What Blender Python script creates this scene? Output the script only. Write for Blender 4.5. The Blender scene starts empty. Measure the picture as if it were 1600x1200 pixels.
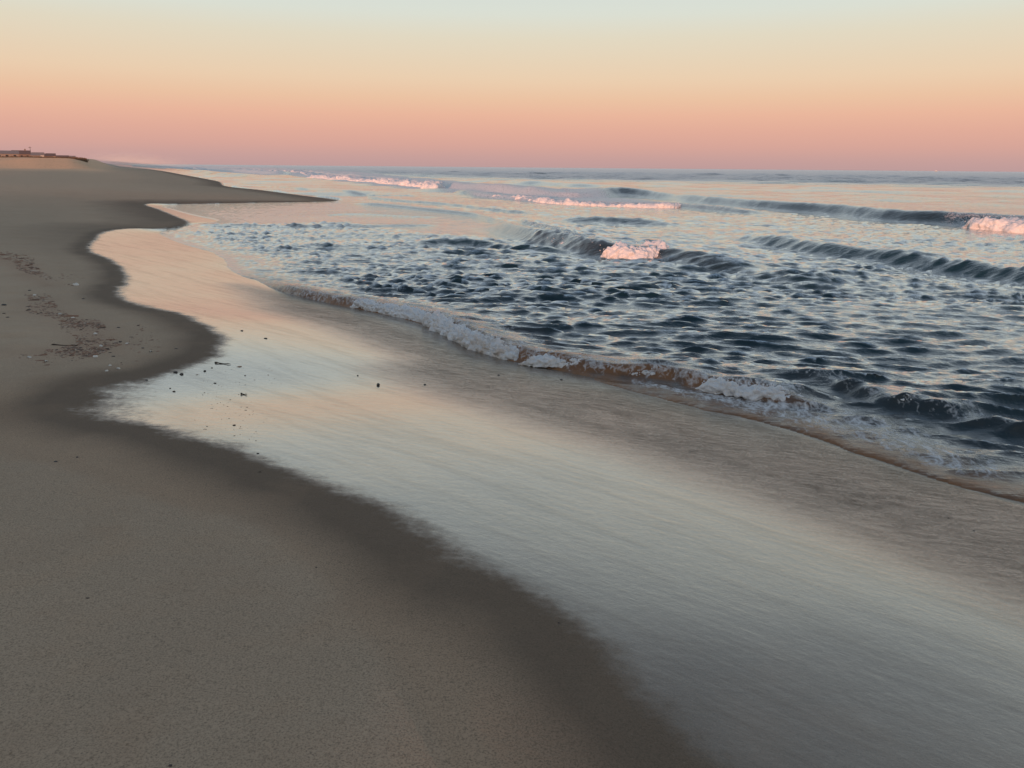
import bpy, math, random
import numpy as np
from mathutils import Matrix, Vector

random.seed(7)
rng = np.random.default_rng(11)
scene = bpy.context.scene
col = scene.collection

# ------------------------------------------------------------------ camera
W_PX, H_PX, F_PX = 1600.0, 1200.0, 1203.0
PITCH, ROLL = math.radians(15.72), math.radians(0.5)
CAM = np.array([0.0, 0.0, 1.9])
cam_data = bpy.data.cameras.new('camera')
cam_data.sensor_width = 36.0
cam_data.lens = 36.0 * F_PX / W_PX
cam_data.clip_start, cam_data.clip_end = 0.05, 60000
cam = bpy.data.objects.new('camera', cam_data)
col.objects.link(cam)
ROT = Matrix.Rotation(math.pi / 2 - PITCH, 3, 'X') @ Matrix.Rotation(ROLL, 3, 'Z')
cam.matrix_world = Matrix.Translation(CAM) @ ROT.to_4x4()
scene.camera = cam
RM = np.array(ROT)

# ------------------------------------------------------------------ sky, sun, exposure
SUN_EL, SUN_DIR = math.radians(3.0), np.array([-0.35, -0.94])     # the low sun stands behind the camera, over the land
SUN_DIR = SUN_DIR / np.linalg.norm(SUN_DIR)
world = bpy.data.worlds.new('World')
scene.world = world
world.use_nodes = True
nt = world.node_tree
nt.nodes.clear()
out = nt.nodes.new('ShaderNodeOutputWorld')
bg = nt.nodes.new('ShaderNodeBackground')
bg2 = nt.nodes.new('ShaderNodeBackground')
addn = nt.nodes.new('ShaderNodeAddShader')
sky = nt.nodes.new('ShaderNodeTexSky')
sky.sky_type = 'NISHITA'
sky.sun_disc = False
sky.sun_elevation = SUN_EL
sky.sun_rotation = math.atan2(SUN_DIR[0], SUN_DIR[1])
bg2.inputs['Strength'].default_value = 0.012
nt.links.new(sky.outputs[0], bg2.inputs[0])
tc = nt.nodes.new('ShaderNodeTexCoord')
sep = nt.nodes.new('ShaderNodeSeparateXYZ')
asin = nt.nodes.new('ShaderNodeMath'); asin.operation = 'ARCSINE'
mr = nt.nodes.new('ShaderNodeMapRange')
mr.inputs['From Min'].default_value = 0.0
mr.inputs['From Max'].default_value = math.pi / 2
ramp = nt.nodes.new('ShaderNodeValToRGB')
nt.links.new(tc.outputs['Generated'], sep.inputs[0])
nt.links.new(sep.outputs['Z'], asin.inputs[0])
nt.links.new(asin.outputs[0], mr.inputs['Value'])
nt.links.new(mr.outputs[0], ramp.inputs[0])


def lin(c):
    return tuple((v / 255 / 12.92) if v / 255 <= 0.04045 else ((v / 255 + 0.055) / 1.055) ** 2.4 for v in c)


STOPS = [(0.0, (192, 158, 158)), (0.6, (200, 161, 158)), (1.5, (216, 166, 156)), (2.5, (226, 172, 156)), (3.5, (234, 181, 158)),
         (4.6, (236, 194, 164)), (5.8, (236, 206, 176)), (7.0, (232, 211, 184)), (8.5, (227, 217, 195)), (10.0, (220, 224, 213)),
         (12.0, (213, 221, 217)), (16.0, (200, 210, 212)), (24.0, (179, 192, 202)), (38.0, (145, 161, 178)), (60.0, (120, 142, 166)), (90.0, (108, 130, 158))]
el = ramp.color_ramp.elements
while len(el) < len(STOPS):
    el.new(0.5)
for e, (deg, c) in zip(el, STOPS):
    e.position = deg / 90.0
for e, (deg, c) in zip(el, STOPS):
    e.color = (*lin(c), 1)
ramp.color_ramp.interpolation = 'LINEAR'
nt.links.new(ramp.outputs[0], bg.inputs[0])
bg.inputs['Strength'].default_value = 0.95
nt.links.new(bg.outputs[0], addn.inputs[0])
nt.links.new(bg2.outputs[0], addn.inputs[1])
nt.links.new(addn.outputs[0], out.inputs[0])

sd = bpy.data.lights.new('sun', 'SUN')
sd.energy = 3.8
sd.angle = math.radians(0.6)
sd.color = (1.0, 0.47, 0.29)
sun = bpy.data.objects.new('sun', sd)
col.objects.link(sun)
sv = Vector((SUN_DIR[0] * math.cos(SUN_EL), SUN_DIR[1] * math.cos(SUN_EL), math.sin(SUN_EL)))
sun.rotation_euler = sv.to_track_quat('Z', 'Y').to_euler()

scene.view_settings.view_transform = 'Standard'
scene.view_settings.look = 'None'
scene.view_settings.exposure = 0.0
scene.view_settings.gamma = 1.0
scene.view_settings.use_curve_mapping = False
scene.cycles.max_bounces = 6
scene.cycles.use_denoising = True
scene.cycles.sample_clamp_indirect = 5.0


# ------------------------------------------------------------------ helpers
def gp(px, py, z=0.0):
    """where a line of sight of the photograph meets the level z (real place on the beach)"""
    d = RM @ np.array([(px - 800) / F_PX, (600 - py) / F_PX, -1.0])
    k = (z - CAM[2]) / d[2]
    return CAM[:2] + d[:2] * k


def heading(px):
    """unit vector over the ground towards a column of the photograph, taken at the horizon"""
    d = gp(px, 264.5 + (px - 800) * 0.00875)
    return d / np.linalg.norm(d)


def catmull(P, n):
    P = np.asarray(P, float)
    Q = np.vstack([2 * P[0] - P[1], P, 2 * P[-1] - P[-2]])
    o = []
    for i in range(1, len(Q) - 2):
        for t in np.arange(n) / n:
            a, b, c, d = Q[i - 1], Q[i], Q[i + 1], Q[i + 2]
            o.append(0.5 * (2 * b + (c - a) * t + (2 * a - 5 * b + 4 * c - d) * t * t + (3 * b - a - 3 * c + d) * t ** 3))
    o.append(P[-1])
    return np.array(o)


def sstep(a, b, x):
    t = np.clip((x - a) / (b - a), 0, 1)
    return t * t * (3 - 2 * t)


def hash3(ix, iy, iz, seed):
    h = (ix.astype(np.uint32) * np.uint32(374761393) + iy.astype(np.uint32) * np.uint32(668265263)
         + iz.astype(np.uint32) * np.uint32(2246822519) + np.uint32(seed * 3266489917 & 0xFFFFFFFF))
    h = (h ^ (h >> np.uint32(13))) * np.uint32(1274126177)
    h = (h ^ (h >> np.uint32(16))) * np.uint32(2246822519)
    h = h ^ (h >> np.uint32(15))
    return h.astype(np.float64) / 4294967295.0


def vnoise(x, y, z=None, seed=0):
    """smooth value noise, -1..1"""
    if z is None:
        z = np.zeros_like(x) + 0.5
    x0, y0, z0 = np.floor(x), np.floor(y), np.floor(z)
    fx, fy, fz = x - x0, y - y0, z - z0
    fx, fy, fz = [f * f * f * (f * (f * 6 - 15) + 10) for f in (fx, fy, fz)]
    x0, y0, z0 = [v.astype(np.int64) for v in (x0, y0, z0)]
    r = 0
    for dx in (0, 1):
        for dy in (0, 1):
            for dz in (0, 1):
                w = (fx if dx else 1 - fx) * (fy if dy else 1 - fy) * (fz if dz else 1 - fz)
                r = r + w * hash3(x0 + dx, y0 + dy, z0 + dz, seed)
    return r * 2 - 1


def fbm(x, y, z=None, octv=4, seed=0, gain=0.5):
    a, s, r, n = 1.0, 1.0, 0, 0
    for o in range(octv):
        r = r + a * vnoise(x * s + 17.3 * o, y * s - 9.1 * o, None if z is None else z * s + 4.7 * o, seed + o)
        n += a
        a *= gain
        s *= 2.03
    return r / n


def worley(x, y, z, seed=0):
    x0, y0, z0 = np.floor(x), np.floor(y), np.floor(z)
    best = np.full(x.shape, 9.0)
    for dx in (-1, 0, 1):
        for dy in (-1, 0, 1):
            for dz in (-1, 0, 1):
                cx, cy, cz = x0 + dx, y0 + dy, z0 + dz
                ci = [c.astype(np.int64) for c in (cx, cy, cz)]
                d = (cx + hash3(*ci, seed) - x) ** 2 + (cy + hash3(*ci, seed + 1) - y) ** 2 + (cz + hash3(*ci, seed + 2) - z) ** 2
                best = np.minimum(best, d)
    return np.sqrt(best)


def line_dist(x, y, P, V=None, reach=None):
    """unsigned distance, side (+ = right hand of travel), arc length, optional value carried along the line"""
    P = np.asarray(P)
    L = np.concatenate([[0], np.cumsum(np.hypot(*np.diff(P, axis=0).T))])
    best = np.full(x.shape, 1e18)
    side = np.zeros(x.shape)
    arc = np.zeros(x.shape)
    val = np.zeros(x.shape)
    for i in range(len(P) - 1):
        ax, ay = P[i]
        bx, by = P[i + 1]
        dx, dy = bx - ax, by - ay
        l2 = dx * dx + dy * dy + 1e-12
        t = np.clip(((x - ax) * dx + (y - ay) * dy) / l2, 0, 1)
        ex, ey = x - (ax + t * dx), y - (ay + t * dy)
        d = ex * ex + ey * ey
        m = d < best
        best = np.where(m, d, best)
        side = np.where(m, np.sign(ex * dy - ey * dx), side)
        arc = np.where(m, L[i] + t * (L[i + 1] - L[i]), arc)
        if V is not None:
            val = np.where(m, V[i] + t * (V[i + 1] - V[i]), val)
    return np.sqrt(best), side, arc, val, L[-1]


def inside(x, y, P):
    r = np.zeros(x.shape, bool)
    n = len(P)
    for i in range(n):
        ax, ay = P[i]
        bx, by = P[(i + 1) % n]
        if ay == by:
            continue
        c = ((ay > y) != (by > y)) & (x < (bx - ax) * (y - ay) / (by - ay) + ax)
        r ^= c
    return r


def poly_mask(x, y, px_pts, soft, z=0.0):
    P = np.array([gp(a, b, z) for a, b in px_pts])
    lo, hi = P.min(0) - 4 * soft, P.max(0) + 4 * soft
    r = np.zeros(x.shape)
    m = (x > lo[0]) & (x < hi[0]) & (y > lo[1]) & (y < hi[1])
    if m.any():
        xx, yy = x[m], y[m]
        d = line_dist(xx, yy, np.vstack([P, P[:1]]))[0]
        s = np.where(inside(xx, yy, P), d, -d)
        r[m] = sstep(-soft, soft, s)
    return r


def new_mesh(name, verts, quads=None, tris=None, attrs=None, mat=None, smooth=True):
    me = bpy.data.meshes.new(name)
    faces = []
    nv = len(verts)
    me.vertices.add(nv)
    me.vertices.foreach_set('co', np.asarray(verts, np.float32).ravel())
    loops, starts, tot = [], [], 0
    for f, k in ((quads, 4), (tris, 3)):
        if f is not None and len(f):
            f = np.asarray(f, np.int32)
            loops.append(f.ravel())
            starts.append(tot + np.arange(len(f), dtype=np.int32) * k)
            tot += f.size
    loops = np.concatenate(loops)
    starts = np.concatenate(starts)
    me.loops.add(len(loops))
    me.loops.foreach_set('vertex_index', loops)
    me.polygons.add(len(starts))
    me.polygons.foreach_set('loop_start', starts)
    me.polygons.foreach_set('use_smooth', np.full(len(starts), smooth))
    me.update(calc_edges=True)
    for k, a in (attrs or {}).items():
        at = me.attributes.new(k, 'FLOAT', 'POINT')
        at.data.foreach_set('value', np.asarray(a, np.float32).ravel())
    if mat:
        me.materials.append(mat)
    return me


def obj(name, me, label=None, cat=None, kind=None, group=None, parent=None, loc=None, rot=None):
    o = bpy.data.objects.new(name, me)
    col.objects.link(o)
    if label: o['label'] = label
    if cat: o['category'] = cat
    if kind: o['kind'] = kind
    if group: o['group'] = group
    if parent: o.parent = parent
    if loc is not None: o.location = loc
    if rot is not None: o.rotation_euler = rot
    return o


def grid_quads(nr, na):
    i = np.arange(nr - 1)[:, None] * na + np.arange(na - 1)[None, :]
    return np.stack([i, i + 1, i + na + 1, i + na], -1).reshape(-1, 4)


def compact(verts, quads, attrs):
    used = np.zeros(len(verts), bool)
    used[quads.ravel()] = True
    idx = np.cumsum(used) - 1
    return verts[used], idx[quads], {k: v[used] for k, v in attrs.items()}


# ------------------------------------------------------------------ node helpers
def material(name):
    m = bpy.data.materials.new(name)
    m.use_nodes = True
    t = m.node_tree
    p = t.nodes['Principled BSDF']
    return m, t, p


def node(t, typ, **kw):
    n = t.nodes.new(typ)
    for k, v in kw.items():
        if k.startswith('i_'):
            n.inputs[k[2:].replace('_', ' ')].default_value = v
        else:
            setattr(n, k, v)
    return n


def attr(t, name):
    n = t.nodes.new('ShaderNodeAttribute')
    n.attribute_name = name
    return n.outputs['Fac']


def mth(t, op, a, b=None, clamp=False):
    n = t.nodes.new('ShaderNodeMath')
    n.operation = op
    n.use_clamp = clamp
    for i, v in enumerate((a, b)):
        if v is None: continue
        if isinstance(v, (int, float)): n.inputs[i].default_value = v
        else: t.links.new(v, n.inputs[i])
    return n.outputs[0]


def mixc(t, f, a, b):
    n = t.nodes.new('ShaderNodeMix')
    n.data_type = 'RGBA'
    for s, v in ((n.inputs[0], f), (n.inputs[6], a), (n.inputs[7], b)):
        if isinstance(v, (int, float)): s.default_value = v
        elif isinstance(v, tuple): s.default_value = (*v, 1) if len(v) == 3 else v
        else: t.links.new(v, s)
    return n.outputs[2]


def mrange(t, v, a, b, c=0.0, d=1.0, smooth=True):
    n = t.nodes.new('ShaderNodeMapRange')
    if smooth: n.interpolation_type = 'SMOOTHSTEP'
    t.links.new(v, n.inputs[0])
    for i, q in enumerate((a, b, c, d)):
        n.inputs[1 + i].default_value = q
    return n.outputs[0]


def noise(t, scale, detail=3, rough=0.5, vec=None, dist=0.0):
    n = node(t, 'ShaderNodeTexNoise')
    n.inputs['Scale'].default_value = scale
    n.inputs['Detail'].default_value = detail
    n.inputs['Roughness'].default_value = rough
    n.inputs['Distortion'].default_value = dist
    if vec is not None: t.links.new(vec, n.inputs['Vector'])
    return n.outputs['Fac']


def objvec(t, sc=(1, 1, 1), rz=0.0):
    c = t.nodes.new('ShaderNodeTexCoord')
    m = t.nodes.new('ShaderNodeMapping')
    m.inputs['Scale'].default_value = sc
    m.inputs['Rotation'].default_value = (0, 0, rz)
    t.links.new(c.outputs['Object'], m.inputs[0])
    return m.outputs[0]


def shorevec(t, sc, ang):
    """object coordinates turned by ang, then stretched"""
    m = t.nodes.new('ShaderNodeMapping')
    m.inputs['Scale'].default_value = sc
    t.links.new(objvec(t, (1, 1, 1), ang), m.inputs[0])
    return m.outputs[0]


def bump(t, h, strength, dist, prev=None):
    n = t.nodes.new('ShaderNodeBump')
    n.inputs['Strength'].default_value = strength
    n.inputs['Distance'].default_value = dist
    t.links.new(h, n.inputs['Height'])
    if prev is not None: t.links.new(prev, n.inputs['Normal'])
    return n.outputs[0]


def glance(t, normal):
    """mirror strength of a water surface: weak from above, strong at a glancing angle"""
    lw = node(t, 'ShaderNodeLayerWeight', i_Blend=0.5)
    t.links.new(normal, lw.inputs['Normal'])
    r = t.nodes.new('ShaderNodeValToRGB')
    pts = [(0.0, .025), (0.30, .045), (0.42, .085), (0.55, .21), (0.66, .45), (0.78, .82), (0.88, .96), (1.0, 1.0)]
    e = r.color_ramp.elements
    while len(e) < len(pts): e.new(.5)
    for q, (a, b) in zip(e, pts): q.position = a
    for q, (a, b) in zip(e, pts): q.color = (b, b, b, 1)
    r.color_ramp.interpolation = 'B_SPLINE'
    t.links.new(lw.outputs['Facing'], r.inputs[0])
    return r.outputs[0]


# ------------------------------------------------------------------ shore curves
# B: upper edge of the glistening wet sand (px, py, height); W: edge of the water
B_PX = [(1400, 1420, .24), (1230, 1330, .24), (1060, 1200, .24), (985, 1105, .24), (900, 1010, .24), (800, 928, .23), (700, 876, .23), (610, 815, .22), (520, 775, .22), (430, 738, .21),
        (340, 698, .21), (240, 672, .20), (150, 660, .19), (95, 642, .18), (110, 618, .18), (160, 596, .17), (240, 580, .17), (300, 562, .16), (330, 543, .16),
        (326, 522, .15), (300, 500, .14), (245, 482, .13), (190, 470, .12), (176, 456, .11), (186, 438, .10), (184, 420, .09), (166, 404, .08),
        (134, 391, .07), (143, 376, .06), (160, 363, .05), (200, 357, .04), (270, 355, .03), (294, 346, .03), (272, 337, .02),
        (248, 327, .02), (228, 320, .02), (290, 318, .02), (400, 316, .02), (530, 313, .015), (470, 305, .01), (410, 297, .01), (352, 291, .0), (342, 284, .0),
        (318, 279, .0), (285, 273, .0), (255, 267.5, .0), (225, 263.5, .0), (200, 261, .0), (185, 259.3, .0)]
W_PX_ = [(2300, 1010), (1950, 890), (1760, 832), (1600, 788), (1450, 748), (1300, 698), (1200, 665), (1100, 640), (1000, 612), (930, 592), (860, 577), (800, 566), (740, 548),
         (690, 524), (650, 505), (600, 492), (540, 480), (490, 469), (440, 455), (400, 440), (362, 424), (352, 408), (330, 394), (292, 383), (262, 372), (250, 362), (296, 351.5),
         (340, 345), (300, 336), (270, 328), (250, 321.5), (300, 318.6), (400, 316.6), (534, 313), (470, 304.4), (410, 296.6), (354, 290.8), (344, 283.8),
         (320, 278.8), (287, 272.9), (257, 267.4), (227, 263.4), (202, 260.9), (187, 259.2)]
FAR_DIR = gp(172, 258.1) / np.linalg.norm(gp(172, 258.1))
B0 = np.array([gp(a, b, z * 2.1) for a, b, z in B_PX])
BZ0 = np.array([z * 2.1 for *_, z in B_PX])
Bc = catmull(np.column_stack([B0, BZ0]), 4)
far = Bc[-1, :2] + FAR_DIR * np.array([[300], [1500], [6000]])
near_b = Bc[0, :2] + np.array([0.66, -0.75]) * np.array([[400], [60], [15], [4]]) * 1.0
B = np.vstack([near_b, Bc[:, :2], far])
BZ = np.concatenate([[.504] * 4, Bc[:, 2], [0, 0, 0]])
Wc = catmull(np.array([gp(a, b) for a, b in W_PX_]), 4)
near_w = Wc[0] + np.array([0.66, -0.75]) * np.array([[400], [60], [15], [4]])
farw = Wc[-1] + FAR_DIR * np.array([[300], [1500], [6000]])
W = np.vstack([near_w, Wc, farw])
landward = np.array([-0.75, -0.66])
LAND = np.vstack([B, B[-1:] + landward * 9000, B[:1] + landward * 9000])
DRY_OR_WET = np.vstack([W, W[-1:] + landward * 9000, W[:1] + landward * 9000])
MARK = catmull(np.array([gp(a, b, .57) for a, b in [(-160, 640), (0, 676), (60, 690), (140, 716), (220, 745), (300, 768), (380, 780), (430, 808), (470, 850), (520, 900), (600, 1010), (700, 1200), (780, 1330)]]), 3)


def sand_field(x, y):
    """height and wetness of the beach"""
    dB, _, _, zB, _ = line_dist(x, y, B, BZ)
    dW = line_dist(x, y, W)[0]
    land = inside(x, y, LAND)
    shore = inside(x, y, DRY_OR_WET) | land
    sB = np.where(land, dB, -dB)
    sW = np.where(shore, dW, -dW)
    t = np.clip(dW / (dW + dB + 1e-6), 0, 1)
    z_wet = zB * t
    r = np.hypot(x, y)
    z_sea = -0.055 * dW - 0.03 * sstep(0, 1.5, dW)
    z_sea = np.maximum(z_sea, -3.5)
    # the beach face climbs to a berm; dunes further inland
    along = x * FAR_DIR[0] + y * FAR_DIR[1]
    berm = 0.05 * np.minimum(dB, 8) + 0.028 * np.clip(dB - 8, 0, 12) + 0.004 * np.clip(dB - 20, 0, 60)
    shade_ridge = 0.68 * np.exp(-((dB - 26) / 9.0) ** 2) * (1 - sstep(30, 80, along)) + 0.12 * fbm(x / 9, y / 9, octv=3, seed=5) * sstep(6, 18, dB)  # rise out of view, added to shade the near beach, plus inland unevenness
    dune_h = sstep(202, 206, along + 7 * fbm(x / 22, y / 22, octv=2, seed=9)) * (2.0 + 1.2 * sstep(230, 420, along) + 0.7 * fbm(x / 60, y / 60, octv=4, seed=21))
    dune = dune_h * sstep(11, 21, dB + 4 * fbm(x / 25, y / 25, octv=3, seed=31)) + sstep(200, 500, along) * 0.5 * fbm(x / 7, y / 7, octv=3, seed=8) * sstep(25, 45, dB)
    z_land = zB + berm + shade_ridge + dune
    z = np.where(land, z_land, np.where(shore, z_wet, z_sea))
    return z, sB, sW


def sand_detail(x, y, sB, sW):
    """gentle unevenness of the sand, small ripples and the lip of an old swash mark"""
    k = np.clip(sB, 0, 1.5) / 1.5
    z = k * (0.012 * fbm(x / 1.3, y / 1.3, octv=3, seed=2) + 0.035 * fbm(x / 5, y / 5, octv=2, seed=3))
    wetk = np.clip(sW, 0, 1) * np.clip(-sB, 0, .6)
    z = z + wetk * (0.012 * fbm(x / 1.6, y / 1.6, octv=2, seed=12))
    dm, sm, am, _, _ = line_dist(x, y, MARK)
    z = z + np.where(dm < 1.2, 0.0015 * np.exp(-(dm / 0.06) ** 2) + 0.0025 * np.where(sm > 0, np.exp(-dm / 0.35), 0), 0)
    upper = np.where(sm > 0, np.minimum(dm, 2), -np.minimum(dm, 2))
    return z, upper


def blur(a, n, axis):
    """three box passes"""
    for _ in range(3):
        p_ = np.concatenate([np.repeat(np.take(a, [0], axis), n, axis), a, np.repeat(np.take(a, [-1], axis), n, axis)], axis)
        c_ = np.cumsum(p_, axis)
        c_ = np.concatenate([np.zeros_like(np.take(c_, [0], axis)), c_], axis)
        w_ = 2 * n + 1
        a = (np.take(c_, range(w_, c_.shape[axis]), axis) - np.take(c_, range(0, c_.shape[axis] - w_), axis)) / w_
    return a


def sand_z(p):
    r_, a_ = math.hypot(p[0], p[1]), math.atan2(p[0], p[1])
    i = int(np.clip(np.searchsorted(S_R, r_) - 1, 0, len(S_R) - 2))
    j = int(np.clip(np.searchsorted(S_A, a_) - 1, 0, len(S_A) - 2))
    u, w = (r_ - S_R[i]) / (S_R[i + 1] - S_R[i]), (a_ - S_A[j]) / (S_A[j + 1] - S_A[j])
    return float(S_Z[i, j] * (1 - u) * (1 - w) + S_Z[i + 1, j] * u * (1 - w) + S_Z[i, j + 1] * (1 - u) * w + S_Z[i + 1, j + 1] * u * w)


def on_sand(px, py):
    """the spot on the sand that a line of sight meets"""
    z = 0.25
    for _ in range(8):
        p = gp(px, py, z)
        z = 0.4 * z + 0.6 * sand_z(p)
    return np.array([p[0], p[1], sand_z(p)])


# ------------------------------------------------------------------ sand material
m_sand, t, p = material('sand')
wet, damp, upper, churn = attr(t, 'wet'), attr(t, 'damp'), attr(t, 'upper'), attr(t, 'churn')
v = objvec(t)
grain = noise(t, 170, 3, 0.8, v)
grain2 = noise(t, 60, 4, 0.7, v)
patch = noise(t, 1.1, 4, 0.55, v)
patch2 = noise(t, 3.6, 3, 0.5, v)
dry_c = mixc(t, patch, (0.48, 0.355, 0.245), (0.57, 0.425, 0.30))
dry_c = mixc(t, mrange(t, patch2, .45, .75), dry_c, (0.54, 0.385, 0.26))
dry_c = mixc(t, upper, dry_c, (0.49, 0.335, 0.22))
damp_c = mixc(t, patch2, (0.165, 0.117, 0.082), (0.19, 0.137, 0.097))
c = mixc(t, damp, dry_c, damp_c)
sp = mrange(t, grain, .42, .70)
c = mixc(t, mth(t, 'MULTIPLY', sp, 0.7), c, (0.09, 0.072, 0.05))
sp2 = mrange(t, grain, .35, .2)
c = mixc(t, mth(t, 'MULTIPLY', sp2, 0.45), c, (0.62, 0.54, 0.44))
c = mixc(t, mth(t, 'MULTIPLY', attr(t, 'dune'), .8), c, (0.72, 0.47, 0.29))  # orange of the low sun on the far dune, put into the sand colour
c = mixc(t, mth(t, 'MULTIPLY', attr(t, 'stain'), .55), c, (0.30, 0.175, 0.115))
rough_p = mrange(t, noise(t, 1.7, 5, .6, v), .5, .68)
pit_shade = mth(t, 'MULTIPLY', mrange(t, noise(t, 38, 4, .7, v), .60, .72), mth(t, 'ADD', .15, mth(t, 'MULTIPLY', rough_p, .6)))  # shade of small pits put into the colour, without depth
c = mixc(t, pit_shade, c, (0.12, 0.08, 0.05))
c = mixc(t, mth(t, 'MULTIPLY', rough_p, .20), c, (0.30, 0.20, 0.13))
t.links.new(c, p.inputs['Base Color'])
p.inputs['Roughness'].default_value = 0.85
p.inputs['Specular IOR Level'].default_value = 0.2
vs = objvec(t, (1, 1, 1))
streak = noise(t, 5.0, 5, 0.6, vs)
streak2 = noise(t, 26, 4, 0.65, vs)
w_in = mth(t, 'ADD', wet, mth(t, 'MULTIPLY', mth(t, 'SUBTRACT', streak, 0.5), 0.55))
w_in = mth(t, 'ADD', w_in, mth(t, 'MULTIPLY', mth(t, 'SUBTRACT', streak2, 0.5), 0.45))
edge_n = noise(t, 4.5, 5, 0.65, objvec(t, (0.3, 1.7, 1), math.radians(-6)))
w_in = mth(t, 'ADD', w_in, mth(t, 'MULTIPLY', mth(t, 'SUBTRACT', edge_n, 0.5), 0.5))
coat = mrange(t, w_in, 0.25, 0.85)
vst = objvec(t, (0.42, 1.7, 1), math.radians(-8))
film = noise(t, 15, 7, 0.75, vst)
film2 = noise(t, 110, 3, 0.7, vst)
filmv = mth(t, 'ADD', mth(t, 'MULTIPLY', film, .45), mth(t, 'MULTIPLY', film2, .55))
rill = noise(t, 1.0, 5, 0.6, shorevec(t, (0.55, 5.5, 1), math.radians(-136)))
rill2 = noise(t, 1.0, 5, 0.65, shorevec(t, (1.2, 16, 1), math.radians(-148)))
rills = mth(t, 'ADD', mth(t, 'MULTIPLY', rill, .6), mth(t, 'MULTIPLY', rill2, .4))
drain = mth(t, 'MULTIPLY', mrange(t, filmv, .40, .62), mth(t, 'ADD', 0.13, mth(t, 'MULTIPLY', churn, 0.40)))
drain = mth(t, 'ADD', drain, mth(t, 'MULTIPLY', mrange(t, rills, .47, .62), .12))
cw = mth(t, 'MULTIPLY', coat, mth(t, 'SUBTRACT', mth(t, 'SUBTRACT', 1.0, mth(t, 'MULTIPLY', churn, .46)), drain))

cr = mth(t, 'ADD', mrange(t, coat, 0, 1, 0.34, 0.10), mth(t, 'MULTIPLY', streak2, 0.06))
cr = mth(t, 'ADD', cr, mth(t, 'MULTIPLY', churn, 0.12))

dryness = mth(t, 'SUBTRACT', 1.0, coat)
h = mth(t, 'ADD', mth(t, 'MULTIPLY', grain2, 0.7), mth(t, 'MULTIPLY', grain, 0.3))
n1 = bump(t, h, 0.6, 0.008)
n1 = bump(t, noise(t, 22, 5, .62, v), .35, .012, n1)
t.links.new(n1, p.inputs['Normal'])
rip = noise(t, 20, 4, 0.6, vs)
n2 = bump(t, mth(t, 'ADD', rip, mth(t, 'MULTIPLY', filmv, mth(t, 'ADD', .3, mth(t, 'MULTIPLY', churn, 2.5)))), 0.16, 0.006)
n2 = bump(t, rills, 1.0, .0020, n2)
fres = glance(t, n2)
film_g = node(t, 'ShaderNodeBsdfGlossy')
t.links.new(n2, film_g.inputs['Normal'])
t.links.new(cr, film_g.inputs['Roughness'])
film_m = node(t, 'ShaderNodeMixShader')
t.links.new(mth(t, 'MULTIPLY', cw, fres), film_m.inputs[0])
t.links.new(p.outputs[0], film_m.inputs[1])
t.links.new(film_g.outputs[0], film_m.inputs[2])
t.links.new(film_m.outputs[0], t.nodes['Material Output'].inputs['Surface'])

# ------------------------------------------------------------------ sand mesh: one sheet, fine near the camera, out to the far coast
az = np.concatenate([np.radians(np.linspace(-180, -52, 60)[:-1]), np.radians(np.linspace(-52, 52, 780)), np.radians(np.linspace(52, 180, 50)[1:])])
rr = [0.02, 0.4]
while rr[-1] < 9000:
    r = rr[-1]
    rr.append(r + max(0.012, r * 0.0115) if r < 60 else r * 1.025)
rr = np.array(rr)
R_, A_ = np.meshgrid(rr, az, indexing='ij')
x, y = (R_ * np.sin(A_)).ravel(), (R_ * np.cos(A_)).ravel()
z, sB, sW = sand_field(x, y)
zg = z.reshape(R_.shape)
zs = blur(blur(zg, 26, 1), 6, 0)
zs = blur(blur(zs, 14, 1), 3, 0)
kw = (sstep(0.05, 0.8, sW) * sstep(90, 50, R_.ravel())).reshape(R_.shape)
kw[:, :62] = 0
kw[:, -52:] = 0
kw = blur(kw, 6, 1)
z = (zg * (1 - kw) + zs * kw).ravel()
dz, up = sand_detail(x, y, sB, sW)
z = z + dz
S_R, S_A, S_Z = rr, az, z.reshape(R_.shape)
wob = 0.10 * fbm(x * 2.2, y * 2.2, octv=4, seed=40)
wetA = sstep(0.16, -0.30, sB + wob)
farK = sstep(14, 32, R_.ravel())
wetA = wetA * (1 - farK) + farK * sstep(0.3, -0.3, sB)
dampA = np.clip(0.08 + 0.92 * sstep(0.52, 0.0, sB + 1.2 * wob) + 0.18 * sstep(1.5, 0.3, sB + 3 * wob), 0, 1)
dampA = np.maximum(dampA, (0.27 + 0.16 * fbm(x / 1.6, y / 2.2, octv=3, seed=44)) * sstep(9, 5, R_.ravel()))
dampA = dampA * (1 - farK) + farK * np.maximum(sstep(4, 0, sB + 6 * wob), 0.22 * sstep(12, 3, sB + 20 * wob))
upA = sstep(0.06, -0.05, up + .5 * wob) * sstep(-1.6, -0.5, up) * sstep(9, 6, R_.ravel()) * np.clip(.75 + .6 * fbm(x * .8, y * .8, octv=2, seed=47), 0, 1)
tip = poly_mask(x, y, [(40, 640), (90, 590), (170, 575), (260, 572), (250, 600), (235, 640), (250, 668), (150, 668)], .22, .3)
wetA = wetA * (1 - 0.42 * tip)
stA = np.zeros(x.shape)
for poly in ([(92, 500), (150, 498), (168, 512), (180, 528), (196, 538), (170, 550), (140, 562), (60, 574), (20, 568), (30, 552), (90, 545), (120, 535), (115, 525), (95, 515)],
             [(38, 460), (80, 458), (84, 470), (95, 485), (120, 496), (110, 504), (80, 496), (40, 488), (45, 475)],
             [(-20, 392), (30, 396), (55, 404), (50, 414), (85, 436), (70, 437), (30, 422), (20, 410), (-20, 402)]):
    stA = np.maximum(stA, poly_mask(x, y, poly, .3, .35))
stA = np.clip(stA * (0.75 + 0.9 * fbm(x * 2.5, y * 2.5, octv=3, seed=95)), 0, 1)
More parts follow.
